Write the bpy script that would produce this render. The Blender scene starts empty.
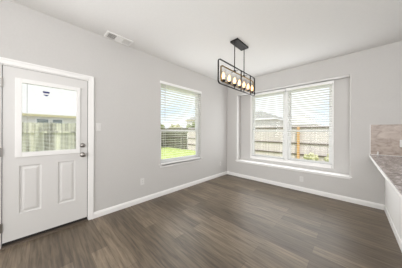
import bpy, bmesh, math, random
from mathutils import Vector, Matrix
random.seed(7)
S = bpy.context.scene
C = S.collection
PI = math.pi

# ------------------------------------------------------------------ camera
cd = bpy.data.cameras.new('camera')
cam = bpy.data.objects.new('camera', cd)
C.objects.link(cam)
cd.sensor_width = 36.0
cd.lens = 155.953 / 402 * 36.0
cd.shift_y = -2.35 / 402
cd.clip_start = 0.02
cam.matrix_world = Matrix(((0.71902467, -0.00346583, 0.69497118, 2.74143),
                           (0.69497118, -0.00261581, -0.71903283, -3.98139),
                           (0.00430997, 0.99999057, 0.00052782, 1.28912),
                           (0, 0, 0, 1)))
S.camera = cam

# ------------------------------------------------------------------ view / world / sun / large lights
S.view_settings.view_transform = 'Standard'
S.view_settings.look = 'None'
S.view_settings.gamma = 1.0
S.view_settings.use_curve_mapping = False
S.view_settings.exposure = 0.50
S.cycles.use_denoising = True
S.cycles.max_bounces = 10
S.cycles.diffuse_bounces = 6
S.cycles.transparent_max_bounces = 16
S.cycles.sample_clamp_indirect = 6.0

W = bpy.data.worlds.new('sky')
S.world = W
W.use_nodes = True
nt = W.node_tree
nt.nodes.clear()
wo = nt.nodes.new('ShaderNodeOutputWorld')
bg = nt.nodes.new('ShaderNodeBackground')
bg.inputs['Strength'].default_value = 0.95
tc = nt.nodes.new('ShaderNodeTexCoord')
mp = nt.nodes.new('ShaderNodeMapping')
mp.inputs['Scale'].default_value = (1.0, 1.0, 2.2)
nz = nt.nodes.new('ShaderNodeTexNoise')
nz.inputs['Scale'].default_value = 2.6
nz.inputs['Detail'].default_value = 6
rp = nt.nodes.new('ShaderNodeValToRGB')
rp.color_ramp.elements[0].position = 0.24
rp.color_ramp.elements[0].color = (0.56, 0.74, 0.98, 1)
rp.color_ramp.elements[1].position = 0.50
rp.color_ramp.elements[1].color = (0.95, 0.97, 1.0, 1)
nt.links.new(tc.outputs['Generated'], mp.inputs['Vector'])
nt.links.new(mp.outputs['Vector'], nz.inputs['Vector'])
nt.links.new(nz.outputs['Fac'], rp.inputs['Fac'])
nt.links.new(rp.outputs['Color'], bg.inputs['Color'])
nt.links.new(bg.outputs['Background'], wo.inputs['Surface'])

sd = bpy.data.lights.new('sun', 'SUN')
sd.energy = 2.6
sd.angle = math.radians(1.0)
sd.color = (1.0, 0.97, 0.94)
sun = bpy.data.objects.new('sun', sd)
C.objects.link(sun)
sun.location = (6, -8, 12)
sun.rotation_euler = Vector((-0.42, 0.62, -1.0)).to_track_quat('-Z', 'Y').to_euler()


def area(name, loc, target, sx, sy, power, col=(1, 1, 1)):
    d = bpy.data.lights.new(name, 'AREA')
    d.shape = 'RECTANGLE'
    d.size, d.size_y = sx, sy
    d.energy = power
    d.color = col
    o = bpy.data.objects.new(name, d)
    C.objects.link(o)
    o.location = loc
    o.rotation_euler = (Vector(target) - Vector(loc)).to_track_quat('-Z', 'Y').to_euler()
    return o


# added fill lights without a modelled source: behind the camera and kitchen side
area('fill_back', (2.8, -7.3, 1.35), (2.2, 0, 1.9), 4.6, 2.4, 94, (0.985, 0.985, 0.985))
area('fill_kitchen', (6.3, -3.6, 1.6), (0, -2.6, 1.5), 3.6, 1.8, 5, (0.985, 0.985, 0.985))
# daylight arriving through the two window openings
area('daylight_double_window', (1.53, 0.136, 1.42), (1.53, -3, 1.42), 2.22, 1.80, 19, (0.96, 0.98, 1.0))
area('daylight_side_window', (0.03, -1.72, 1.45), (3, -1.72, 1.45), 1.1, 1.6, 9, (0.96, 0.98, 1.0))
area('daylight_door_glass', (0.03, -3.88, 1.44), (3, -3.88, 1.3), 0.5, 0.8, 10, (0.98, 0.99, 1.0))
# added fill behind the camera, aimed up to brighten the ceiling
area('ceiling_fill', (3.2, -4.9, 1.9), (2.4, -3.6, 2.74), 1.2, 1.2, 31, (0.975, 0.985, 1.0))


# ------------------------------------------------------------------ materials
def mat(name, col, rough=0.6, metal=0.0, spec=0.5, emit=None, estr=1.0):
    m = bpy.data.materials.new(name)
    m.use_nodes = True
    b = m.node_tree.nodes['Principled BSDF']
    b.inputs['Base Color'].default_value = (*col, 1)
    b.inputs['Roughness'].default_value = rough
    b.inputs['Metallic'].default_value = metal
    b.inputs['Specular IOR Level'].default_value = spec
    if emit:
        b.inputs['Emission Color'].default_value = (*emit, 1)
        b.inputs['Emission Strength'].default_value = estr
    return m


def noise_mat(name, stops, scale=(5, 5, 5), nscale=1.0, detail=6, rough=0.6, bump=0.0, spec=0.5, distort=0.0):
    m = mat(name, stops[0][1], rough, 0, spec)
    t = m.node_tree
    b = t.nodes['Principled BSDF']
    c = t.nodes.new('ShaderNodeTexCoord')
    p = t.nodes.new('ShaderNodeMapping')
    p.inputs['Scale'].default_value = scale
    n = t.nodes.new('ShaderNodeTexNoise')
    n.inputs['Scale'].default_value = nscale
    n.inputs['Detail'].default_value = detail
    n.inputs['Distortion'].default_value = distort
    r = t.nodes.new('ShaderNodeValToRGB')
    e = r.color_ramp.elements
    e[0].position, e[0].color = stops[0][0], (*stops[0][1], 1)
    e[1].position, e[1].color = stops[1][0], (*stops[1][1], 1)
    for q, cc in stops[2:]:
        k = e.new(q)
        k.color = (*cc, 1)
    t.links.new(c.outputs['Object'], p.inputs['Vector'])
    t.links.new(p.outputs['Vector'], n.inputs['Vector'])
    t.links.new(n.outputs['Fac'], r.inputs['Fac'])
    t.links.new(r.outputs['Color'], b.inputs['Base Color'])
    if bump:
        bm_ = t.nodes.new('ShaderNodeBump')
        bm_.inputs['Strength'].default_value = bump
        bm_.inputs['Distance'].default_value = 0.01
        t.links.new(n.outputs['Fac'], bm_.inputs['Height'])
        t.links.new(bm_.outputs['Normal'], b.inputs['Normal'])
    return m


def glass_mat(name, tint=(1, 1, 1), refl=0.06):
    m = bpy.data.materials.new(name)
    m.use_nodes = True
    t = m.node_tree
    t.nodes.clear()
    o = t.nodes.new('ShaderNodeOutputMaterial')
    tr = t.nodes.new('ShaderNodeBsdfTransparent')
    tr.inputs['Color'].default_value = (*tint, 1)
    gl = t.nodes.new('ShaderNodeBsdfGlossy')
    gl.inputs['Roughness'].default_value = 0.0
    mx = t.nodes.new('ShaderNodeMixShader')
    mx.inputs['Fac'].default_value = refl
    t.links.new(tr.outputs[0], mx.inputs[1])
    t.links.new(gl.outputs[0], mx.inputs[2])
    t.links.new(mx.outputs[0], o.inputs['Surface'])
    return m


def floor_mat():
    m = mat('vinyl_planks', (0.2, 0.15, 0.12), 0.40, 0, 0.5)
    t = m.node_tree
    b = t.nodes['Principled BSDF']
    c = t.nodes.new('ShaderNodeTexCoord')
    br = t.nodes.new('ShaderNodeTexBrick')
    br.offset = 0.37
    br.inputs['Scale'].default_value = 1.0
    br.inputs['Brick Width'].default_value = 1.22
    br.inputs['Row Height'].default_value = 0.15
    br.inputs['Mortar Size'].default_value = 0.0016
    br.inputs['Mortar Smooth'].default_value = 0.3
    br.inputs['Bias'].default_value = 0.0
    br.inputs['Color1'].default_value = (0.108, 0.082, 0.057, 1)
    br.inputs['Color2'].default_value = (0.192, 0.150, 0.107, 1)
    br.inputs['Mortar'].default_value = (0.075, 0.055, 0.042, 1)
    t.links.new(c.outputs['Object'], br.inputs['Vector'])
    p = t.nodes.new('ShaderNodeMapping')
    p.inputs['Scale'].default_value = (1.6, 22, 1)
    n = t.nodes.new('ShaderNodeTexNoise')
    n.inputs['Scale'].default_value = 1.6
    n.inputs['Detail'].default_value = 7
    n.inputs['Roughness'].default_value = 0.62
    n.inputs['Distortion'].default_value = 0.5
    t.links.new(c.outputs['Object'], p.inputs['Vector'])
    t.links.new(p.outputs['Vector'], n.inputs['Vector'])
    r = t.nodes.new('ShaderNodeValToRGB')
    r.color_ramp.elements[0].position = 0.33
    r.color_ramp.elements[0].color = (0.50, 0.48, 0.45, 1)
    r.color_ramp.elements[1].position = 0.66
    r.color_ramp.elements[1].color = (1.32, 1.31, 1.28, 1)
    t.links.new(n.outputs['Fac'], r.inputs['Fac'])
    mx = t.nodes.new('ShaderNodeMix')
    mx.data_type = 'RGBA'
    mx.blend_type = 'MULTIPLY'
    mx.inputs[0].default_value = 1.0
    t.links.new(br.outputs['Color'], mx.inputs[6])
    t.links.new(r.outputs['Color'], mx.inputs[7])
    t.links.new(mx.outputs[2], b.inputs['Base Color'])
    bu = t.nodes.new('ShaderNodeBump')
    bu.inputs['Strength'].default_value = 0.12
    bu.inputs['Distance'].default_value = 0.004
    t.links.new(n.outputs['Fac'], bu.inputs['Height'])
    t.links.new(bu.outputs['Normal'], b.inputs['Normal'])
    return m


M = {}
M['wall'] = noise_mat('greige_wall_paint', [(0.3, (0.59, 0.576, 0.56)), (0.7, (0.605, 0.591, 0.575))], (1, 1, 1), 40, 2, 0.75, 0.05, 0.3)
M['ceiling'] = noise_mat('ceiling_paint', [(0.3, (0.775, 0.765, 0.75)), (0.7, (0.79, 0.78, 0.765))], (1, 1, 1), 45, 2, 0.85, 0.06, 0.2)
M['trim'] = mat('white_trim_paint', (0.87, 0.86, 0.845), 0.4)
M['door'] = mat('white_door_paint', (0.70, 0.688, 0.672), 0.4)
M['vinyl'] = mat('white_window_vinyl', (0.88, 0.88, 0.87), 0.35)
M['slat'] = mat('white_blind_slat', (0.89, 0.885, 0.875), 0.4)
M['cord'] = mat('blind_cord', (0.55, 0.54, 0.52), 0.8)
M['floor'] = floor_mat()
M['glass'] = glass_mat('window_glass', (0.97, 0.98, 0.98), 0.012)
M['shade'] = glass_mat('clear_lamp_glass', (0.93, 0.91, 0.88), 0.10)
M['bronze'] = mat('dark_bronze_metal', (0.014, 0.012, 0.011), 0.4, 0.4)
M['brass'] = mat('antique_brass', (0.30, 0.19, 0.065), 0.35, 1.0)
M['bulb'] = mat('glowing_bulb', (1, 0.85, 0.6), 0.4, emit=(1.0, 0.52, 0.20), estr=2.8)
M['candle'] = mat('candle_sleeve', (0.75, 0.70, 0.60), 0.5)
M['nickel'] = mat('satin_nickel', (0.33, 0.31, 0.29), 0.3, 1.0)
M['dark'] = mat('dark_rubber', (0.018, 0.014, 0.012), 0.7)
M['sill'] = mat('bronze_threshold', (0.10, 0.075, 0.055), 0.5, 0.3)
M['plastic'] = mat('white_plastic', (0.70, 0.69, 0.675), 0.4)
M['slot'] = mat('outlet_slot', (0.12, 0.12, 0.12), 0.6)
M['ventw'] = mat('white_vent_metal', (0.86, 0.85, 0.83), 0.45)
M['ventd'] = mat('vent_shadow_box', (0.16, 0.15, 0.14), 0.8)
M['cab'] = mat('white_cabinet_paint', (0.91, 0.90, 0.885), 0.45)
M['granite'] = noise_mat('speckled_granite', [(0.30, (0.05, 0.042, 0.04)), (0.45, (0.27, 0.24, 0.23)), (0.55, (0.42, 0.385, 0.375)), (0.68, (0.74, 0.70, 0.68))],
                         (1, 1, 1), 26, 8, 0.2, 0, 0.5, 0.8)
M['stone'] = noise_mat('tan_stone_tile', [(0.28, (0.24, 0.18, 0.145)), (0.48, (0.41, 0.33, 0.28)), (0.70, (0.53, 0.45, 0.395))],
                       (4.5, 4.5, 8), 1.5, 9, 0.35, 0, 0.5, 1.5)
M['navy'] = mat('navy_print', (0.03, 0.035, 0.16), 0.5)
M['stickw'] = mat('white_print', (0.8, 0.8, 0.82), 0.5)
M['grass'] = noise_mat('lawn_grass', [(0.3, (0.30, 0.38, 0.09)), (0.5, (0.45, 0.53, 0.17)), (0.72, (0.58, 0.62, 0.30))], (1, 1, 1), 3.0, 9, 0.9, 0.3)


def board_mat(name, c1, c2, w=0.14, vertical_axis='x'):
    m = mat(name, c1, 0.85, 0, 0.2)
    t = m.node_tree
    b = t.nodes['Principled BSDF']
    c = t.nodes.new('ShaderNodeTexCoord')
    p = t.nodes.new('ShaderNodeMapping')
    p.inputs['Scale'].default_value = (9, 9, 0.35)
    n = t.nodes.new('ShaderNodeTexNoise')
    n.inputs['Scale'].default_value = 1.3
    n.inputs['Detail'].default_value = 5
    r = t.nodes.new('ShaderNodeValToRGB')
    r.color_ramp.elements[0].position = 0.32
    r.color_ramp.elements[0].color = (*c1, 1)
    r.color_ramp.elements[1].position = 0.68
    r.color_ramp.elements[1].color = (*c2, 1)
    t.links.new(c.outputs['Object'], p.inputs['Vector'])
    t.links.new(p.outputs['Vector'], n.inputs['Vector'])
    t.links.new(n.outputs['Fac'], r.inputs['Fac'])
    t.links.new(r.outputs['Color'], b.inputs['Base Color'])
    return m


M['cedar_pale'] = board_mat('weathered_cedar', (0.54, 0.475, 0.48), (0.72, 0.65, 0.65))
M['cedar_grey'] = board_mat('grey_cedar', (0.10, 0.10, 0.075), (0.25, 0.245, 0.19))
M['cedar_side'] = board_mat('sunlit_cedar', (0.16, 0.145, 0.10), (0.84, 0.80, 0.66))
M['cedar_rail'] = mat('dark_fence_rail', (0.16, 0.13, 0.11), 0.85)
M['cedar_new'] = mat('new_cedar_post', (0.62, 0.36, 0.16), 0.8)
M['siding'] = mat('cream_siding', (0.82, 0.80, 0.75), 0.8)
M['tan_trim'] = mat('tan_fascia', (0.52, 0.46, 0.25), 0.7)
M['roof_grey'] = noise_mat('grey_shingles', [(0.3, (0.26, 0.25, 0.24)), (0.7, (0.36, 0.35, 0.34))], (3, 3, 12), 2, 4, 0.9)
M['roof_light'] = noise_mat('pale_shingles', [(0.3, (0.50, 0.485, 0.465)), (0.7, (0.60, 0.585, 0.565))], (3, 3, 12), 2, 4, 0.9)
M['house_glass'] = mat('house_window_glass', (0.16, 0.20, 0.22), 0.15)
M['dry_ground'] = noise_mat('dry_ground', [(0.3, (0.34, 0.31, 0.27)), (0.7, (0.46, 0.43, 0.38))], (1, 1, 1), 2.0, 6, 0.95)
M['leaf'] = noise_mat('foliage', [(0.3, (0.08, 0.12, 0.04)), (0.55, (0.22, 0.25, 0.09)), (0.75, (0.35, 0.33, 0.15))], (1, 1, 1), 4, 6, 0.9)
M['leaf_y'] = noise_mat('yellow_foliage', [(0.3, (0.38, 0.37, 0.20)), (0.7, (0.60, 0.58, 0.38))], (1, 1, 1), 5, 6, 0.9)
M['bark'] = mat('bark', (0.16, 0.12, 0.09), 0.9)


# ------------------------------------------------------------------ mesh helpers
class MB:
    def __init__(self):
        self.bm = bmesh.new()

    def box(self, x0, x1, y0, y1, z0, z1, bevel=0.0):
        r = bmesh.ops.create_cube(self.bm, size=1.0)
        v = r['verts']
        bmesh.ops.scale(self.bm, vec=(x1 - x0, y1 - y0, z1 - z0), verts=v)
        bmesh.ops.translate(self.bm, vec=((x0 + x1) / 2, (y0 + y1) / 2, (z0 + z1) / 2), verts=v)
        if bevel:
            e = list({ed for q in v for ed in q.link_edges})
            bmesh.ops.bevel(self.bm, geom=e, offset=bevel, segments=2, affect='EDGES', profile=0.7)
        return self

    def obox(self, center, size, rot, bevel=0.0):
        r = bmesh.ops.create_cube(self.bm, size=1.0)
        v = r['verts']
        mtx = Matrix.Translation(center) @ rot.to_4x4() @ Matrix.Diagonal((*size, 1))
        bmesh.ops.transform(self.bm, matrix=mtx, verts=v)
        if bevel:
            e = list({ed for q in v for ed in q.link_edges})
            bmesh.ops.bevel(self.bm, geom=e, offset=bevel, segments=1, affect='EDGES')
        return self

    def cyl(self, a, b, r0, r1=None, seg=14, caps=True):
        a, b = Vector(a), Vector(b)
        r1 = r0 if r1 is None else r1
        d = b - a
        q = d.to_track_quat('Z', 'Y').to_matrix().to_4x4()
        mtx = Matrix.Translation((a + b) / 2) @ q
        bmesh.ops.create_cone(self.bm, cap_ends=caps, segments=seg, radius1=r0, radius2=r1, depth=d.length, matrix=mtx)
        return self

    def lathe(self, prof, origin=(0, 0, 0), axis='Z', seg=20):
        rings = []
        for r, h in prof:
            ring = []
            for k in range(seg):
                a = 2 * PI * k / seg
                if axis == 'Z':
                    p = (r * math.cos(a), r * math.sin(a), h)
                else:
                    p = (h, r * math.cos(a), r * math.sin(a))
                ring.append(self.bm.verts.new(Vector(origin) + Vector(p)))
            rings.append(ring)
        for i in range(len(rings) - 1):
            for k in range(seg):
                k2 = (k + 1) % seg
                self.bm.faces.new((rings[i][k], rings[i][k2], rings[i + 1][k2], rings[i + 1][k]))
        for ring in (rings[0], rings[-1]):
            if prof[0 if ring is rings[0] else -1][0] > 1e-4:
                try:
                    self.bm.faces.new(ring)
                except ValueError:
                    pass
        return self

    def quad(self, *pts):
        self.bm.faces.new([self.bm.verts.new(p) for p in pts])
        return self

    def prism(self, poly, axis, a, b):
        """poly of 2-D points extruded along axis from a to b"""
        def P(u, v, w):
            return {'x': (w, u, v), 'y': (u, w, v), 'z': (u, v, w)}[axis]
        A = [self.bm.verts.new(P(u, v, a)) for u, v in poly]
        B = [self.bm.verts.new(P(u, v, b)) for u, v in poly]
        n = len(poly)
        self.bm.faces.new(A)
        self.bm.faces.new(B)
        for i in range(n):
            j = (i + 1) % n
            self.bm.faces.new((A[i], A[j], B[j], B[i]))
        return self

    def build(self, name, material, parent=None, smooth=False, merge=True):
        if merge:
            bmesh.ops.remove_doubles(self.bm, verts=self.bm.verts, dist=1e-5)
        bmesh.ops.recalc_face_normals(self.bm, faces=self.bm.faces)
        if smooth:
            for f in self.bm.faces:
                f.smooth = True
        me = bpy.data.meshes.new(name)
        self.bm.to_mesh(me)
        self.bm.free()
        me.materials.append(material)
        o = bpy.data.objects.new(name, me)
        C.objects.link(o)
        if parent:
            o.parent = parent
            o.matrix_parent_inverse = Matrix.Translation(-Vector(parent.location))
        return o


def thing(name, label, cat, loc=(0, 0, 0), group=None, kind=None):
    o = bpy.data.objects.new(name, None)
    o.empty_display_size = 0.05
    C.objects.link(o)
    o.location = loc
    tag(o, label, cat, group, kind)
    return o


def tag(o, label, cat, group=None, kind=None):
    if label:
        o['label'] = label
    if cat:
        o['category'] = cat
    if group:
        o['group'] = group
    if kind:
        o['kind'] = kind
    return o


def struct(o, label=None, cat=None):
    o['kind'] = 'structure'
    if label:
        o['label'] = label
    if cat:
        o['category'] = cat
    return o


# ------------------------------------------------------------------ room shell
XR, YB, H = 6.6, -7.6, 2.74
struct(MB().box(-0.16, XR, YB, 0.36, -0.12, 0.0).build('floor', M['floor']), 'brown wood-look plank floor of the empty dining room', 'floor')
struct(MB().box(-0.16, XR, YB, 0.36, H, H + 0.15).build('ceiling', M['ceiling']), 'smooth pale ceiling above the dining room', 'ceiling')

# left wall with a door opening and a window opening (visible face at x = 0)
TH = 0.15
DY0, DY1, DZ = -4.30, -3.465, 2.035           # door opening
WY0, WY1, WZ0, WZ1 = -2.305, -1.150, 0.615, 2.275
w = MB()
w.box(-TH, 0, YB, DY0, 0, H)
w.box(-TH, 0, DY0, DY1, DZ, H)
w.box(-TH, 0, DY1, WY0, 0, H)
w.box(-TH, 0, WY0, WY1, 0, WZ0)
w.box(-TH, 0, WY0, WY1, WZ1, H)
w.box(-TH, 0, WY1, 0.0, 0, H)
struct(w.build('wall_left', M['wall'], merge=False), 'greige left wall with white door and single window', 'wall')

# far wall with a recessed niche that holds the double window
RX0, RX1, RZ0, RZ1, RD = 0.345, 2.715, 0.455, 2.35, 0.20
OX0, OX1, OZ0, OZ1 = 0.68, 2.475, 0.575, 2.325
bm = bmesh.new()


def ring(x0, x1, z0, z1, y):
    return [bm.verts.new(p) for p in ((x0, y, z0), (x1, y, z0), (x1, y, z1), (x0, y, z1))]


rO = ring(0.0, XR, 0, H, 0)
rA = ring(RX0, RX1, RZ0, RZ1, 0)
rB = ring(RX0, RX1, RZ0, RZ1, RD)
rC = ring(OX0, OX1, OZ0, OZ1, RD)
rD = ring(OX0, OX1, OZ0, OZ1, 0.36)
rE = ring(0.0, XR, 0, H, 0.36)
for a, b in ((rO, rA), (rA, rB), (rB, rC), (rC, rD), (rD, rE), (rE, rO)):
    for i in range(4):
        j = (i + 1) % 4
        bm.faces.new((a[i], a[j], b[j], b[i]))
bm.edges.ensure_lookup_table()
ed = []
for i, j in ((1, 2), (2, 3), (3, 0)):
    ed.append(bm.edges.get((rA[i], rA[j])))
bmesh.ops.bevel(bm, geom=ed, offset=0.017, segments=4, affect='EDGES', profile=0.5)
wf = MB()
wf.bm.free()
wf.bm = bm
struct(wf.build('wall_far', M['wall']), 'greige far wall with a recessed niche around the double window', 'wall')

struct(MB().box(XR, XR + 0.15, YB, 0.36, 0, H).build('wall_right', M['wall']), 'greige wall of the kitchen side', 'wall')
struct(MB().box(-0.16, XR, YB - 0.15, YB, 0, H).build('wall_back', M['wall']), 'greige wall behind the camera', 'wall')


# baseboards (profiled)
def bb_profile(s=1):
    return [(0, 0), (s * 0.016, 0), (s * 0.016, 0.062), (s * 0.011, 0.074), (s * 0.008, 0.084), (0, 0.088)]


struct(MB().prism(bb_profile(), 'y', -3.43, 0.0).build('baseboard_left', M['trim']), 'white baseboard between the door and the corner', 'baseboard')
struct(MB().prism(bb_profile(), 'y', YB, -4.345).build('baseboard_side', M['trim']), 'white baseboard on the hinge side of the door', 'baseboard')
struct(MB().prism(bb_profile(-1), 'x', 0.016, 3.14).build('baseboard_far', M['trim']), 'white baseboard under the double window', 'baseboard')

# ------------------------------------------------------------------ door
# casing
w = MB()
cz = 2.085


def casing_piece(y0, y1, z0, z1):
    w.box(0.0, 0.014, y0, y1, z0, z1, 0.003)


casing_piece(-4.345, -4.283, 0.0, cz)
casing_piece(-3.488, -3.428, 0.0, cz)
casing_piece(-4.283, -3.488, 2.022, cz)
w.box(0.014, 0.021, -4.345, -4.325, 0.0, cz, 0.002)
w.box(0.014, 0.021, -3.448, -3.428, 0.0, cz, 0.002)
w.box(0.014, 0.021, -4.325, -3.448, cz - 0.020, cz, 0.002)
w.box(-TH, 0.0, -4.30, -4.270, 0.0, 2.035)
w.box(-TH, 0.0, -3.495, -3.465, 0.0, 2.035)
w.box(-TH, 0.0, -4.270, -3.495, 2.012, 2.035)
struct(w.build('trim_1', M['trim'], merge=False), 'white casing around the back door', 'trim')

SY0, SY1, SZ0, SZ1 = -4.264, -3.502, 0.052, 2.008
door = thing('door_1', 'white half-glass back door with two raised lower panels', 'door', (0, -3.88, 0), kind='structure')
FX, BX = -0.004, -0.048
panels = [(-4.145, -3.965, 0.335, 0.885), (-3.815, -3.638, 0.335, 0.885)]
glz = (-4.130, -3.625, 1.035, 1.850)
ys = sorted({SY0, SY1, glz[0], glz[1], *[q for p in panels for q in p[:2]]})
zs = sorted({SZ0, SZ1, glz[2], glz[3], 0.335, 0.885})
w = MB()


def inside(y, z, r):
    return r[0] < y < r[1] and r[2] < z < r[3]


for xf in (FX, BX):
    for i in range(len(ys) - 1):
        for k in range(len(zs) - 1):
            yc, zc = (ys[i] + ys[i + 1]) / 2, (zs[k] + zs[k + 1]) / 2
            if inside(yc, zc, glz) or (xf == FX and any(inside(yc, zc, p) for p in panels)):
                continue
            w.quad((xf, ys[i], zs[k]), (xf, ys[i + 1], zs[k]), (xf, ys[i + 1], zs[k + 1]), (xf, ys[i], zs[k + 1]))


def rect(y0, y1, z0, z1):
    return [(y0, z0), (y1, z0), (y1, z1), (y0, z1)]


for p in panels:
    steps = [(0, 0), (0.008, -0.012), (0.022, -0.012), (0.042, -0.003)]
    rs = [[(FX + d, y, z) for y, z in rect(p[0] + i, p[1] - i, p[2] + i, p[3] - i)] for i, d in steps]
    for a, b in zip(rs, rs[1:]):
        for i in range(4):
            j = (i + 1) % 4
            w.quad(a[i], a[j], b[j], b[i])
    w.quad(*rs[-1])
for r_ in ((SY0, SY1, SZ0, SZ1), glz):
    q = rect(*r_)
    for i in range(4):
        j = (i + 1) % 4
        w.quad((FX, *q[i]), (FX, *q[j]), (BX, *q[j]), (BX, *q[i]))
w.build('slab', M['door'], door)
w = MB()
go = (-4.175, -3.588, 0.985, 1.892)
w.box(FX, FX + 0.014, go[0], glz[0] + 0.006, go[2], go[3], 0.004)
w.box(FX, FX + 0.014, glz[1] - 0.006, go[1], go[2], go[3], 0.004)
w.box(FX, FX + 0.014, glz[0] + 0.006, glz[1] - 0.006, go[2], glz[2] + 0.006, 0.004)
w.box(FX, FX + 0.014, glz[0] + 0.006, glz[1] - 0.006, glz[3] - 0.006, go[3], 0.004)
w.build('glass_frame', M['trim'], door, merge=False)
w = MB()
w.box(-0.040, -0.037, glz[0], glz[1], glz[2], glz[3])
w.box(-0.013, -0.010, glz[0], glz[1], glz[2], glz[3])
w.build('pane', M['glass'], door)
# enclosed mini blind between the panes, with its lift cord
w = MB()
n = 48
rt = Matrix.Rotation(math.radians(8), 3, 'Y')
for k in range(n):
    z = glz[2] + 0.010 + k * (glz[3] - glz[2] - 0.02) / (n - 1)
    w.obox((-0.025, (glz[0] + glz[1]) / 2, z), (0.016, glz[1] - glz[0] - 0.008, 0.0012), rt)
w.build('mini_blind', M['slat'], door, merge=False)
w = MB()
w.cyl((-0.016, -4.085, 1.10), (-0.016, -4.085, 1.845), 0.0022, seg=6)
w.build('lift_cord', M['cord'], door)
# round shield sticker near the head of the glass
st = MB()
yc, zc = -3.925, 1.755
st.prism([(yc - 0.030, zc + 0.026), (yc + 0.030, zc + 0.026), (yc + 0.029, zc + 0.004), (yc - 0.029, zc + 0.004)], 'x', -0.0098, -0.0085)
st.prism([(yc - 0.023, zc - 0.014), (yc + 0.023, zc - 0.014), (yc + 0.013, zc - 0.027), (yc, zc - 0.033), (yc - 0.013, zc - 0.027)], 'x', -0.0098, -0.0085)
so = st.build('shield_sticker', M['navy'], door)
so['label'] = 'small navy and white shield sticker on the glass'
sb = MB()
sb.prism([(yc - 0.029, zc + 0.004), (yc + 0.029, zc + 0.004), (yc + 0.023, zc - 0.014), (yc - 0.023, zc - 0.014)], 'x', -0.0098, -0.0088)
sb.build('white_band', M['stickw'], so)
# hardware
ky = -3.557
w = MB().lathe([(0.0, 0.0), (0.031, 0.0), (0.031, 0.007), (0.026, 0.012), (0.020, 0.014), (0.018, 0.022), (0.0, 0.024)], (FX, ky, 1.088), 'X')
w.box(FX + 0.02, FX + 0.036, ky - 0.005, ky + 0.005, 1.076, 1.100, 0.002)
w.build('deadbolt', M['nickel'], door, True)
MB().lathe([(0.0, 0.0), (0.033, 0.0), (0.032, 0.006), (0.024, 0.010), (0.012, 0.014), (0.011, 0.032), (0.020, 0.038), (0.028, 0.048), (0.029, 0.058), (0.024, 0.066), (0.0, 0.070)],
           (FX, ky, 0.955), 'X', 24).build('door_knob', M['nickel'], door, True)
for zc_ in (1.088, 0.955):
    MB().box(-0.03, 0.001, -3.4995, -3.4945, zc_ - 0.03, zc_ + 0.03).build('strike_plate', M['nickel'], door)
for zc_ in (1.815, 1.055, 0.225):
    h = MB().box(-0.004, 0.0035, -4.284, -4.266, zc_ - 0.048, zc_ + 0.048)
    h.cyl((0.004, -4.267, zc_ - 0.05), (0.004, -4.267, zc_ + 0.05), 0.006, seg=10)
    h.build('hinge', M['nickel'], door)
MB().box(-0.046, -0.002, SY0, SY1, 0.022, SZ0).build('door_sweep', M['dark'], door)
MB().prism([(-0.15, 0), (0.026, 0), (0.020, 0.010), (-0.004, 0.020), (-0.15, 0.022)], 'y', -4.270, -3.495).build('threshold', M['sill'], door)
# weather strip shadow gaps down the two jambs
w = MB()
w.box(-0.046, -0.012, -3.5018, -3.4955, 0.05, 2.01)
w.box(-0.046, -0.012, -4.2695, -4.2642, 0.05, 2.01)
w.box(-0.046, -0.012, -4.264, -3.502, 2.0085, 2.0118)
w.build('weather_strip', M['dark'], door, merge=False)


# ------------------------------------------------------------------ windows
def window_unit(name, label, plane, a0, a1, z0, z1, d_in, d_out, mid, fw=0.045):
    """single-hung unit. plane 'y': spans x in a0..a1, depth along y from d_in (room side) to d_out."""
    def bx(m, u0, u1, p0, p1, q0, q1, bev=0.004):
        lo, hi = min(p0, p1), max(p0, p1)
        if plane == 'y':
            m.box(u0, u1, lo, hi, q0, q1, bev)
        else:
            m.box(lo, hi, u0, u1, q0, q1, bev)
    loc = ((a0 + a1) / 2, d_in, z0) if plane == 'y' else (d_in, (a0 + a1) / 2, z0)
    root = thing(name, label, 'window', loc, kind='structure')
    m = MB()
    bx(m, a0, a0 + fw, d_in, d_out, z0, z1)
    bx(m, a1 - fw, a1, d_in, d_out, z0, z1)
    bx(m, a0 + fw, a1 - fw, d_in, d_out, z0, z0 + fw)
    bx(m, a0 + fw, a1 - fw, d_in, d_out, z1 - fw, z1)
    m.build('window_frame', M['vinyl'], root, merge=False)
    dd = d_out - d_in
    for nm, s0, s1, f0, f1 in (('lower_sash', z0 + fw, mid + 0.02, 0.12, 0.46), ('upper_sash', mid - 0.02, z1 - fw, 0.52, 0.86)):
        s = 0.034
        p0, p1 = d_in + dd * f0, d_in + dd * f1
        m = MB()
        b0, b1 = a0 + fw, a1 - fw
        bx(m, b0, b0 + s, p0, p1, s0, s1, 0.003)
        bx(m, b1 - s, b1, p0, p1, s0, s1, 0.003)
        bx(m, b0 + s, b1 - s, p0, p1, s0, s0 + 0.04, 0.003)
        bx(m, b0 + s, b1 - s, p0, p1, s1 - 0.04, s1, 0.003)
        sash = m.build(nm, M['vinyl'], root, merge=False)
        m = MB()
        pm = (p0 + p1) / 2
        bx(m, b0 + s, b1 - s, pm - 0.003, pm + 0.003, s0 + 0.04, s1 - 0.04, 0)
        g = m.build('pane', M['glass'], sash)
    return root


window_unit('window_1', 'single-hung white window on the left wall', 'x', WY0, WY1, WZ0 + 0.012, WZ1, -0.085, -0.15, 1.31, 0.04)
MX = 1.590
window_unit('window_2', 'left half of the double window in the niche', 'y', OX0, MX - 0.012, OZ0, OZ1, 0.225, 0.315, 1.31)
window_unit('window_3', 'right half of the double window in the niche', 'y', MX + 0.012, OX1, OZ0, OZ1, 0.225, 0.315, 1.31)
struct(MB().box(MX - 0.03, MX + 0.03, 0.205, 0.34, OZ0, OZ1, 0.004).build('trim_2', M['vinyl']), 'white mullion between the two windows', 'trim')

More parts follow.
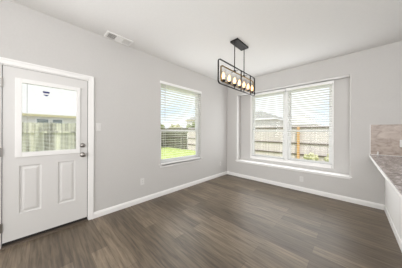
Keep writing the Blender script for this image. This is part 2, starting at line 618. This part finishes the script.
# stools and aprons
w = MB().box(-0.085, 0.034, WY0, WY1, WZ0 - 0.012, WZ0 + 0.012, 0.004)
w.box(0.0, 0.034, WY0 - 0.035, WY1 + 0.03, WZ0 - 0.012, WZ0 + 0.0119, 0.004)
w.box(0.0, 0.014, WY0 - 0.012, WY1 + 0.01, WZ0 - 0.050, WZ0 - 0.012, 0.003)
struct(w.build('trim_3', M['trim'], merge=False), 'white sill under the left wall window', 'trim')
w = MB().box(RX0 + 0.001, RX1 - 0.001, -0.002, RD, RZ0 - 0.002, RZ0 + 0.016, 0.003)
w.box(RX0 - 0.03, RX1 + 0.035, -0.035, 0.0, RZ0 - 0.004, RZ0 + 0.0158, 0.005)
w.box(RX0 - 0.012, RX1 + 0.012, -0.012, 0.0, RZ0 - 0.034, RZ0 - 0.004, 0.003)
struct(w.build('trim_4', M['trim'], merge=False), 'long white sill board along the bottom of the niche', 'trim')
# flat picture-frame trim around the double window opening
w = MB()
w.box(OX0 - 0.012, OX0 + 0.03, 0.186, 0.224, OZ0 - 0.03, OZ1 + 0.01, 0.003)
w.box(OX1 - 0.022, OX1 + 0.002, 0.190, 0.224, OZ0 - 0.03, OZ1 + 0.01, 0.003)
w.box(OX0 + 0.03, OX1 - 0.03, 0.180, 0.224, OZ0 - 0.035, OZ0 + 0.025, 0.003)
struct(w.build('trim_5', M['trim'], merge=False), 'white trim framing the double window', 'trim')


# ------------------------------------------------------------------ blinds
def blind(label, plane, a0, a1, z0, z1, d, sign, val0, val1, valh, tilt, wand_at, group='white slat window blinds'):
    """d = depth coordinate of the slat centre line; sign = direction to the room along that axis"""
    def P(u, p, z):
        return (u, p, z) if plane == 'y' else (p, u, z)

    def bx(m, u0, u1, p0, p1, q0, q1, bev=0.0):
        lo, hi = min(p0, p1), max(p0, p1)
        if plane == 'y':
            m.box(u0, u1, lo, hi, q0, q1, bev)
        else:
            m.box(lo, hi, u0, u1, q0, q1, bev)
    root = thing('window_blind', label, 'blind', P((a0 + a1) / 2, d, z0), group)
    m = MB()
    f = d + sign * 0.034
    bx(m, val0, val1, f, f + sign * 0.012, z1 - valh, z1, 0.003)
    bx(m, val0, val0 + 0.012, d - sign * 0.01, f, z1 - valh, z1)
    bx(m, val1 - 0.012, val1, d - sign * 0.01, f, z1 - valh, z1)
    m.build('valance', M['slat'], root, merge=False)
    m = MB()
    bx(m, a0, a1, d - 0.024, d + 0.024, z1 - 0.045, z1 - 0.006, 0.003)
    m.build('headrail', M['slat'], root)
    m = MB()
    zt = z1 - valh - 0.005
    zb = z0 + 0.035
    n = int(round((zt - zb) / 0.051))
    ax = 'X' if plane == 'y' else 'Y'
    rt = Matrix.Rotation(math.radians(tilt), 3, ax)
    sz = (a1 - a0, 0.055, 0.0028) if plane == 'y' else (0.055, a1 - a0, 0.0028)
    for k in range(n + 1):
        z = zb + (zt - zb) * k / n
        m.obox(P((a0 + a1) / 2, d, z), sz, rt)
    m.build('slats', M['slat'], root, merge=False)
    m = MB()
    bx(m, a0, a1, d - 0.030, d + 0.030, z0, z0 + 0.022, 0.004)
    m.build('bottom_rail', M['slat'], root)
    for fr in (0.10, 0.90) if a1 - a0 < 1 else (0.09, 0.5, 0.91):
        u = a0 + (a1 - a0) * fr
        m = MB()
        for off in (-0.0325, 0.0325):
            bx(m, u - 0.0012, u + 0.0012, d + off - 0.0008, d + off + 0.0008, z0 + 0.02, z1 - 0.045)
        m.build('ladder_cord', M['slat'], root, merge=False)
    if wand_at is not None:
        m = MB().cyl(P(wand_at, d + sign * 0.039, z1 - valh - 0.75), P(wand_at, d + sign * 0.039, z1 - valh + 0.01), 0.0045, seg=8)
        m.build('tilt_wand', M['cord'], root)
    return root


blind('white slat blind lowered over the single window on the left wall', 'x', WY0 + 0.012, WY1 - 0.012, WZ0 + 0.013, 2.300, -0.038, 1,
      WY0 - 0.020, WY1 + 0.015, 0.052, -8, WY0 + 0.10)
blind('white slat blind on the left half of the double window in the niche', 'y', 0.735, MX - 0.036, OZ0 + 0.03, 2.335, 0.178 - 0.006, -1,
      0.700, MX - 0.004, 0.055, -8, 0.80)
blind('white slat blind on the right half of the double window in the niche', 'y', MX + 0.036, 2.452, OZ0 + 0.03, 2.335, 0.178 - 0.006, -1,
      MX + 0.004, 2.480, 0.055, -8, 1.70)


# ------------------------------------------------------------------ wall plates
def outlet(label, plane, u, z, d0, sign, kind='outlet'):
    def bx(m, u0, u1, p0, p1, q0, q1, bev=0.0):
        lo, hi = sorted((d0 + sign * p0, d0 + sign * p1))
        if plane == 'y':
            m.box(u0, u1, lo, hi, q0, q1, bev)
        else:
            m.box(lo, hi, u0, u1, q0, q1, bev)
    loc = (u, d0, z) if plane == 'y' else (d0, u, z)
    if kind == 'outlet':
        root = thing('wall_outlet', label, 'outlet', loc, 'white wall outlets')
    else:
        root = thing('light_switch', label, 'light switch', loc)
    m = MB()
    bx(m, u - 0.036, u + 0.036, 0, 0.006, z - 0.059, z + 0.059, 0.003)
    m.build('cover_plate', M['plastic'], root)
    if kind == 'outlet':
        for s in (-1, 1):
            zz = z + s * 0.020
            m = MB()
            bx(m, u - 0.017, u + 0.017, 0.004, 0.009, zz - 0.014, zz + 0.014, 0.002)
            so_ = m.build('socket', M['plastic'], root)
            m = MB()
            for q in (-0.006, 0.006):
                bx(m, u + q - 0.001, u + q + 0.001, 0.0085, 0.0095, zz - 0.003, zz + 0.006)
            bx(m, u - 0.002, u + 0.002, 0.0085, 0.0095, zz - 0.010, zz - 0.006)
            m.build('slot', M['slot'], so_, merge=False)
    else:
        m = MB()
        bx(m, u - 0.016, u + 0.016, 0.004, 0.011, z - 0.033, z + 0.033, 0.003)
        m.build('rocker', M['plastic'], root)
    return root


outlet('white rocker light switch on the left wall beside the door', 'x', -3.366, 1.352, 0, 1, 'switch')
outlet('white outlet low on the left wall between the door and the window', 'x', -2.68, 0.375, 0, 1)
outlet('white outlet low on the left wall near the room corner', 'x', -0.33, 0.36, 0, 1)
outlet('white outlet low on the far wall beneath the double window', 'y', 1.955, 0.262, 0, -1)

# ------------------------------------------------------------------ ceiling vent
v = thing('ceiling_vent', 'white rectangular air register on the ceiling beside the left wall', 'vent', (0.12, -3.115, H))
w = MB()
vx0, vx1, vy0, vy1 = 0.012, 0.205, -3.305, -2.930
w.box(vx0, vx1, vy0, vy0 + 0.026, H - 0.012, H, 0.004)
w.box(vx0, vx1, vy1 - 0.026, vy1, H - 0.012, H, 0.004)
w.box(vx0, vx0 + 0.026, vy0 + 0.026, vy1 - 0.026, H - 0.012, H, 0.004)
w.box(vx1 - 0.026, vx1, vy0 + 0.026, vy1 - 0.026, H - 0.012, H, 0.004)
w.build('vent_frame', M['ventw'], v, merge=False)
MB().box(vx0 + 0.026, vx1 - 0.026, vy0 + 0.026, vy1 - 0.026, H - 0.001, H - 0.0004).build('vent_backing', M['ventd'], v)
L0 = vy0 + 0.026
LL = (vy1 - vy0 - 0.052) / 3
for bank, ang in enumerate((28, -60, -38)):
    w = MB()
    b0, b1 = L0 + bank * LL, L0 + (bank + 1) * LL
    if bank == 1:
        for k in range(9):
            x = vx0 + 0.032 + k * (vx1 - vx0 - 0.064) / 8
            w.obox((x, (b0 + b1) / 2, H - 0.007), (0.016, LL - 0.004, 0.001), Matrix.Rotation(math.radians(-50), 3, 'Y'))
    else:
        for k in range(7):
            y = b0 + 0.008 + k * (LL - 0.016) / 6
            w.obox(((vx0 + vx1) / 2, y, H - 0.007), (vx1 - vx0 - 0.054, 0.013, 0.001), Matrix.Rotation(math.radians(ang), 3, 'X'))
    w.build('louver_bank', M['ventw'], v, merge=False)

# ------------------------------------------------------------------ chandelier
cx, cy = 1.402, -1.685
ch = thing('chandelier', 'black and brass linear chandelier with seven glass-shaded bulbs hung by two rods', 'chandelier', (cx, cy, H))
MB().box(cx - 0.068, cx + 0.068, cy - 0.178, cy + 0.178, H - 0.026, H, 0.004).build('canopy', M['bronze'], ch)


def rounded_frame(y0, y1, z0, z1, r, wx, t):
    """rounded rectangular band in the y-z plane; wx = width in x, t = thickness"""
    def loop(y0, y1, z0, z1, r, seg=6):
        pts = []
        for (yc, zc, a0) in ((y1 - r, z1 - r, 0), (y0 + r, z1 - r, 90), (y0 + r, z0 + r, 180), (y1 - r, z0 + r, 270)):
            for k in range(seg + 1):
                a = math.radians(a0 + 90 * k / seg)
                pts.append((yc + r * math.cos(a), zc + r * math.sin(a)))
        return pts
    o = loop(y0, y1, z0, z1, r)
    i = loop(y0 + t, y1 - t, z0 + t, z1 - t, max(r - t, 0.004))
    m = MB()
    n = len(o)
    V = [[m.bm.verts.new((cx + s * wx / 2, *p)) for p in L] for s in (-1, 1) for L in (o, i)]
    for k in range(n):
        j = (k + 1) % n
        m.bm.faces.new((V[0][k], V[0][j], V[1][j], V[1][k]))
        m.bm.faces.new((V[2][k], V[3][k], V[3][j], V[2][j]))
        m.bm.faces.new((V[0][k], V[2][k], V[2][j], V[0][j]))
        m.bm.faces.new((V[1][k], V[1][j], V[3][j], V[3][k]))
    return m


Z0, Z1 = 1.964, 2.318
fo = rounded_frame(cy - 0.575, cy + 0.560, Z0, Z1, 0.048, 0.018, 0.011).build('outer_frame', M['bronze'], ch)
fi = rounded_frame(cy - 0.512, cy + 0.500, Z0 + 0.045, Z1 - 0.078, 0.032, 0.018, 0.010).build('inner_frame', M['brass'], ch)
fi['label'] = 'antique brass inner frame'
for q in (0.055, 0.385):
    MB().box(cx - 0.009, cx + 0.009, cy + q - 0.006, cy + q + 0.006, Z0 + 0.006, Z1 - 0.006, 0.002).build('divider_bar', M['bronze'], ch)
for s in (-1, 1):
    ry = cy + s * 0.150
    m = MB().cyl((cx, ry, Z1 - 0.066), (cx, ry, H - 0.02), 0.0072, seg=10)
    MB().cyl((cx, ry, Z0 + 0.005), (cx, ry, Z0 + 0.05), 0.0072, seg=10).build('frame_stem', M['bronze'], ch)
    rod = m.build('hanging_rod', M['bronze'], ch, merge=False)
    MB().cyl((cx - 0.055, ry, Z1 - 0.074), (cx + 0.055, ry, Z1 - 0.074), 0.005, seg=8).build('cross_arm', M['bronze'], rod)
    MB().lathe([(0.0, -0.014), (0.016, -0.014), (0.020, 0.0), (0.016, 0.014), (0.0, 0.014)], (cx, ry, Z1 - 0.066), 'Z', 14).build('rod_collar', M['bronze'], rod)
for k in range(7):
    y = cy + (k - 3) * 0.150
    z = Z0 + 0.056
    cup = MB().lathe([(0.0, -0.012), (0.020, -0.012), (0.030, 0.0), (0.034, 0.016), (0.030, 0.016), (0.016, 0.006), (0.0, 0.006)], (cx, y, z), 'Z', 18).build('lamp_cup', M['bronze'], ch, True)
    MB().cyl((cx, y, z + 0.004), (cx, y, z + 0.040), 0.011, seg=12).build('candle_sleeve', M['candle'], cup)
    MB().lathe([(0.0, 0.034), (0.012, 0.034), (0.020, 0.052), (0.024, 0.072), (0.021, 0.094), (0.012, 0.116), (0.004, 0.130), (0.0, 0.132)], (cx, y, z), 'Z', 14).build('bulb', M['bulb'], cup, True)
    g = MB()
    g.cyl((cx, y, z + 0.010), (cx, y, z + 0.170), 0.043, seg=24, caps=False)
    g.build('glass_shade', M['shade'], cup, True)

# ------------------------------------------------------------------ kitchen peninsula
PY = -3.3
cb = thing('kitchen_peninsula', 'white painted peninsula cabinet back under the granite counter', 'cabinet', (3.14, -1.6, 0))
MB().box(3.140, 3.78, PY, -0.001, 0.0, 0.872, 0.003).build('cabinet_body', M['cab'], cb)
MB().box(3.132, 3.1415, PY, -0.001, 0.0, 0.085, 0.002).build('base_trim', M['cab'], cb)
m = MB().box(2.965, 3.82, PY - 0.03, -0.002, 0.874, 0.908, 0.006)
tag(m.build('granite_countertop', M['granite']), 'speckled grey-brown granite countertop on the white peninsula', 'countertop')
ct_ = bpy.data.objects['granite_countertop']
e_ = MB().box(2.957, 2.9655, PY - 0.03, -0.002, 0.873, 0.902, 0.003).build('edge_highlight', M['trim'], ct_)  # light caught by the polished edge, put in as a white strip
e_['label'] = 'white edge highlight strip'
m = MB().box(2.975, 4.4, -0.014, -0.0005, 0.909, 1.418, 0.002)
bs_ = tag(m.build('stone_backsplash', M['stone']), 'tan mottled stone backsplash on the far wall above the granite counter', 'backsplash')
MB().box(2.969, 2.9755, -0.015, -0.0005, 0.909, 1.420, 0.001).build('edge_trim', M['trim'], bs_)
MB().box(2.976, 4.4, -0.018, -0.0142, 0.9085, 0.914).build('caulk_joint', M['trim'], bs_)
pc = thing('white_upright_item', 'tiny white upright clip standing on the counter against the stone backsplash', 'item', (3.055, -0.045, 0.908))  # small white upright shape, identity unclear
MB().box(3.042, 3.068, -0.058, -0.034, 0.908, 0.914, 0.002).build('item_foot', M['plastic'], pc)
MB().prism([(3.046, 0.914), (3.064, 0.914), (3.066, 0.955), (3.060, 0.972), (3.050, 0.962)], 'y', -0.048, -0.040).build('item_blade', M['plastic'], pc)
outlet('white outlet on the tan stone backsplash', 'y', 3.325, 1.115, -0.014, -1)

# ------------------------------------------------------------------ outside
GZ = -0.30
g = MB().box(-19, 9, -0.85, 5.02, GZ - 0.2, GZ).box(-4.55, 9, -9, -0.85, GZ - 0.2, GZ).build('lawn_ground', M['grass'])
g['kind'] = 'structure'
g['label'] = 'sunlit green lawn outside the windows'
g['category'] = 'lawn'

g = MB().box(-70, 60, -30, 90, GZ - 0.3, GZ - 0.03).build('street_ground', M['dry_ground'])
g['kind'] = 'structure'
g['label'] = 'pale dry ground of the lots beyond the fences'
g['category'] = 'ground'


def fence(label, along, a0, a1, c, top, post_step, m_board, facing, rails=(0.18, 0.72, 1.50), phase=0.1, skip=None, gap=0.006):
    """picket fence with rails and posts on the room side. along = 'x' or 'y'"""
    def bx(m, u0, u1, p0, p1, q0, q1):
        lo, hi = sorted((c + p0 * facing, c + p1 * facing))
        if along == 'x':
            m.box(u0, u1, lo, hi, q0, q1)
        else:
            m.box(lo, hi, u0, u1, q0, q1)
    loc = ((a0 + a1) / 2, c, GZ) if along == 'x' else (c, (a0 + a1) / 2, GZ)
    root = thing('wooden_fence', label, 'fence', loc, 'wooden yard fences')
    m = MB()
    u = a0
    while u < a1 - 0.05:
        bx(m, u, u + 0.140, -0.018 + random.uniform(-.003, .003), 0.0, GZ + 0.03, top + random.uniform(-0.012, 0.012))
        u += 0.140 + gap
    m.build('pickets', m_board, root, merge=False)
    for z in rails:
        m = MB()
        bx(m, a0, a1, 0.0, 0.04, z - 0.034, z + 0.034)
        m.build('rail', M['cedar_rail'] if along == 'x' else m_board, root)
    u = a0 + phase
    while u < a1:
        if skip is not None and abs(u - skip) < 0.3:
            u += post_step
            continue
        m = MB()
        bx(m, u, u + 0.09, 0.04, 0.13, GZ, top - 0.05)
        m.build('post', m_board, root)
        u += post_step
    return root


f = fence('pale weathered board fence seen through the double window', 'x', -7.5, 9.0, 5.0, 1.60, 2.4, M['cedar_pale'], -1, phase=1.1, skip=0.8)
m = MB().box(0.80, 0.90, 4.83, 4.93, GZ, 1.56)
p_ = m.build('post', M['cedar_new'], f)
p_['label'] = 'orange-brown new cedar post'
fence('dark grey board fence seen through the left wall window', 'x', -18.0, -7.72, 5.0, 1.60, 2.4, M['cedar_grey'], -1)
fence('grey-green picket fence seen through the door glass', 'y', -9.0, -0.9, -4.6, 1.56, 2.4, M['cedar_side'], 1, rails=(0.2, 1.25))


def house(name, label, x0, x1, y0, y1, eave, ridge, ridge_axis, roofm, wins=(), hip=0.0, over=0.4, fascia=M['trim']):
    root = thing(name, label, 'house', ((x0 + x1) / 2, (y0 + y1) / 2, GZ), 'neighbouring houses')
    MB().box(x0, x1, y0, y1, GZ, eave).build('house_walls', M['siding'], root)
    a, b, c_, d = x0 - over, x1 + over, y0 - over, y1 + over
    m = MB()
    e = eave
    base = [m.bm.verts.new(q) for q in ((a, c_, e), (b, c_, e), (b, d, e), (a, d, e))]
    if ridge_axis == 'x':
        ym = (c_ + d) / 2
        r0, r1 = m.bm.verts.new((a + hip, ym, ridge)), m.bm.verts.new((b - hip, ym, ridge))
        F = [(base[0], base[1], r1, r0), (base[2], base[3], r0, r1), (base[1], base[2], r1), (base[3], base[0], r0), tuple(base)]
    else:
        xm = (a + b) / 2
        r0, r1 = m.bm.verts.new((xm, c_ + hip, ridge)), m.bm.verts.new((xm, d - hip, ridge))
        F = [(base[1], base[2], r1, r0), (base[3], base[0], r0, r1), (base[0], base[1], r0), (base[2], base[3], r1), tuple(base)]
    for q in F:
        m.bm.faces.new(q)
    m.build('roof', roofm, root)
    m = MB()
    m.box(a, b, c_ - 0.02, c_ + 0.02, e - 0.11, e + 0.02)
    m.box(a, b, d - 0.02, d + 0.02, e - 0.11, e + 0.02)
    m.box(a - 0.02, a + 0.02, c_, d, e - 0.11, e + 0.02)
    m.box(b - 0.02, b + 0.02, c_, d, e - 0.11, e + 0.02)
    m.build('fascia', fascia, root, merge=False)
    for wn in wins:
        face, u0, u1, z0, z1 = wn
        fr, pn = MB(), MB()
        if face == 'x1':
            fr.box(x1 - 0.02, x1 + 0.04, u0, u1, z0, z1)
            pn.box(x1 + 0.035, x1 + 0.05, u0 + 0.06, u1 - 0.06, z0 + 0.06, z1 - 0.06)
        else:
            fr.box(u0, u1, y0 - 0.04, y0 + 0.02, z0, z1)
            pn.box(u0 + 0.06, u1 - 0.06, y0 - 0.05, y0 - 0.035, z0 + 0.06, z1 - 0.06)
        wo_ = fr.build('window', M['trim'], root)
        pn.build('pane', M['house_glass'], wo_)
    return root


house('neighbour_house', 'cream house with a pale roof behind the picket fence, seen through the door glass', -19.0, -9.6, -10.5, 3.0, 2.17, 5.9, 'y', M['roof_light'],
      [('x1', -4.15, -3.58, 1.30, 2.00), ('x1', -3.52, -3.00, 1.30, 2.00)], over=0.25, fascia=M['tan_trim'])
house('neighbour_house', 'grey-roofed house beyond the fence at the left of the double window', -13.5, -3.9, 14.5, 22.5, 2.85, 4.3, 'x', M['roof_grey'],
      [('y0', -8.0, -6.8, 0.9, 2.0)], hip=3.2)
house('neighbour_house', 'pale two-storey house beyond the dark fence at the right of the left wall window', -22.2, -14.6, 17.5, 23.0, 3.6, 5.0, 'x', M['roof_grey'],
      [('y0', -20.6, -19.4, 2.2, 3.2)], hip=1.0, over=0.25, fascia=M['tan_trim'])


def crown_tree(label, x, y, h, r, m, name='leafy_tree', cat='tree', group='trees beyond the fence', trunk=True):
    root = thing(name, label, cat, (x, y, GZ), group)
    mb = MB()
    rnd = random.Random(int(x * 100 + y * 7))
    for _ in range(60):
        th, ph = rnd.uniform(0, 2 * PI), math.acos(rnd.uniform(-0.6, 1))
        rr = r * rnd.uniform(0.55, 1.0)
        p = (x + rr * math.sin(ph) * math.cos(th), y + rr * math.sin(ph) * math.sin(th), GZ + h - r * 0.75 + rr * math.cos(ph) * 0.75)
        res = bmesh.ops.create_icosphere(mb.bm, subdivisions=1, radius=r * rnd.uniform(0.16, 0.34), matrix=Matrix.Translation(p))
        for vv in res['verts']:
            vv.co += Vector((rnd.uniform(-1, 1), rnd.uniform(-1, 1), rnd.uniform(-1, 1))) * r * 0.07
    mb.build('crown', m, root, merge=False)
    if trunk:
        MB().cyl((x, y, GZ), (x, y, GZ + h - r * 0.8), r * 0.10, r * 0.05, seg=8).build('trunk', M['bark'], root)
    else:
        s = MB()
        for k in range(5):
            a = k * 2 * PI / 5
            s.cyl((x, y, GZ), (x + r * 0.5 * math.cos(a), y + r * 0.5 * math.sin(a), GZ + h * 0.6), 0.012, 0.006, seg=5)
        s.build('stems', M['bark'], root)
    return root


crown_tree('green leafy tree behind the dark fence, leftmost in the left wall window', -18.2, 8.3, 2.75, 1.1, M['leaf'])
crown_tree('yellow-green tree behind the dark fence, second from the left in the left wall window', -15.4, 9.6, 2.55, 1.0, M['leaf_y'])
crown_tree('olive tree behind the dark fence, third from the left in the left wall window', -12.8, 10.6, 2.65, 1.0, M['leaf'])
house('neighbour_house', 'distant pale-roofed house beyond the pale fence, right of the grey-roofed house', -7.0, -1.5, 25.0, 31.0, 2.5, 4.3, 'x', M['roof_light'], [('y0', -5.0, -4.0, 0.9, 1.9)], hip=2.0)
crown_tree('small yellow-green shrub against the pale fence, left of the two low shrubs', 1.42, 4.55, 0.62, 0.26, M['leaf_y'], 'garden_shrub', 'shrub', 'shrubs by the fence', False)
crown_tree('small yellow-green shrub against the pale fence, right of the two low shrubs', 2.22, 4.52, 0.66, 0.28, M['leaf_y'], 'garden_shrub', 'shrub', 'shrubs by the fence', False)
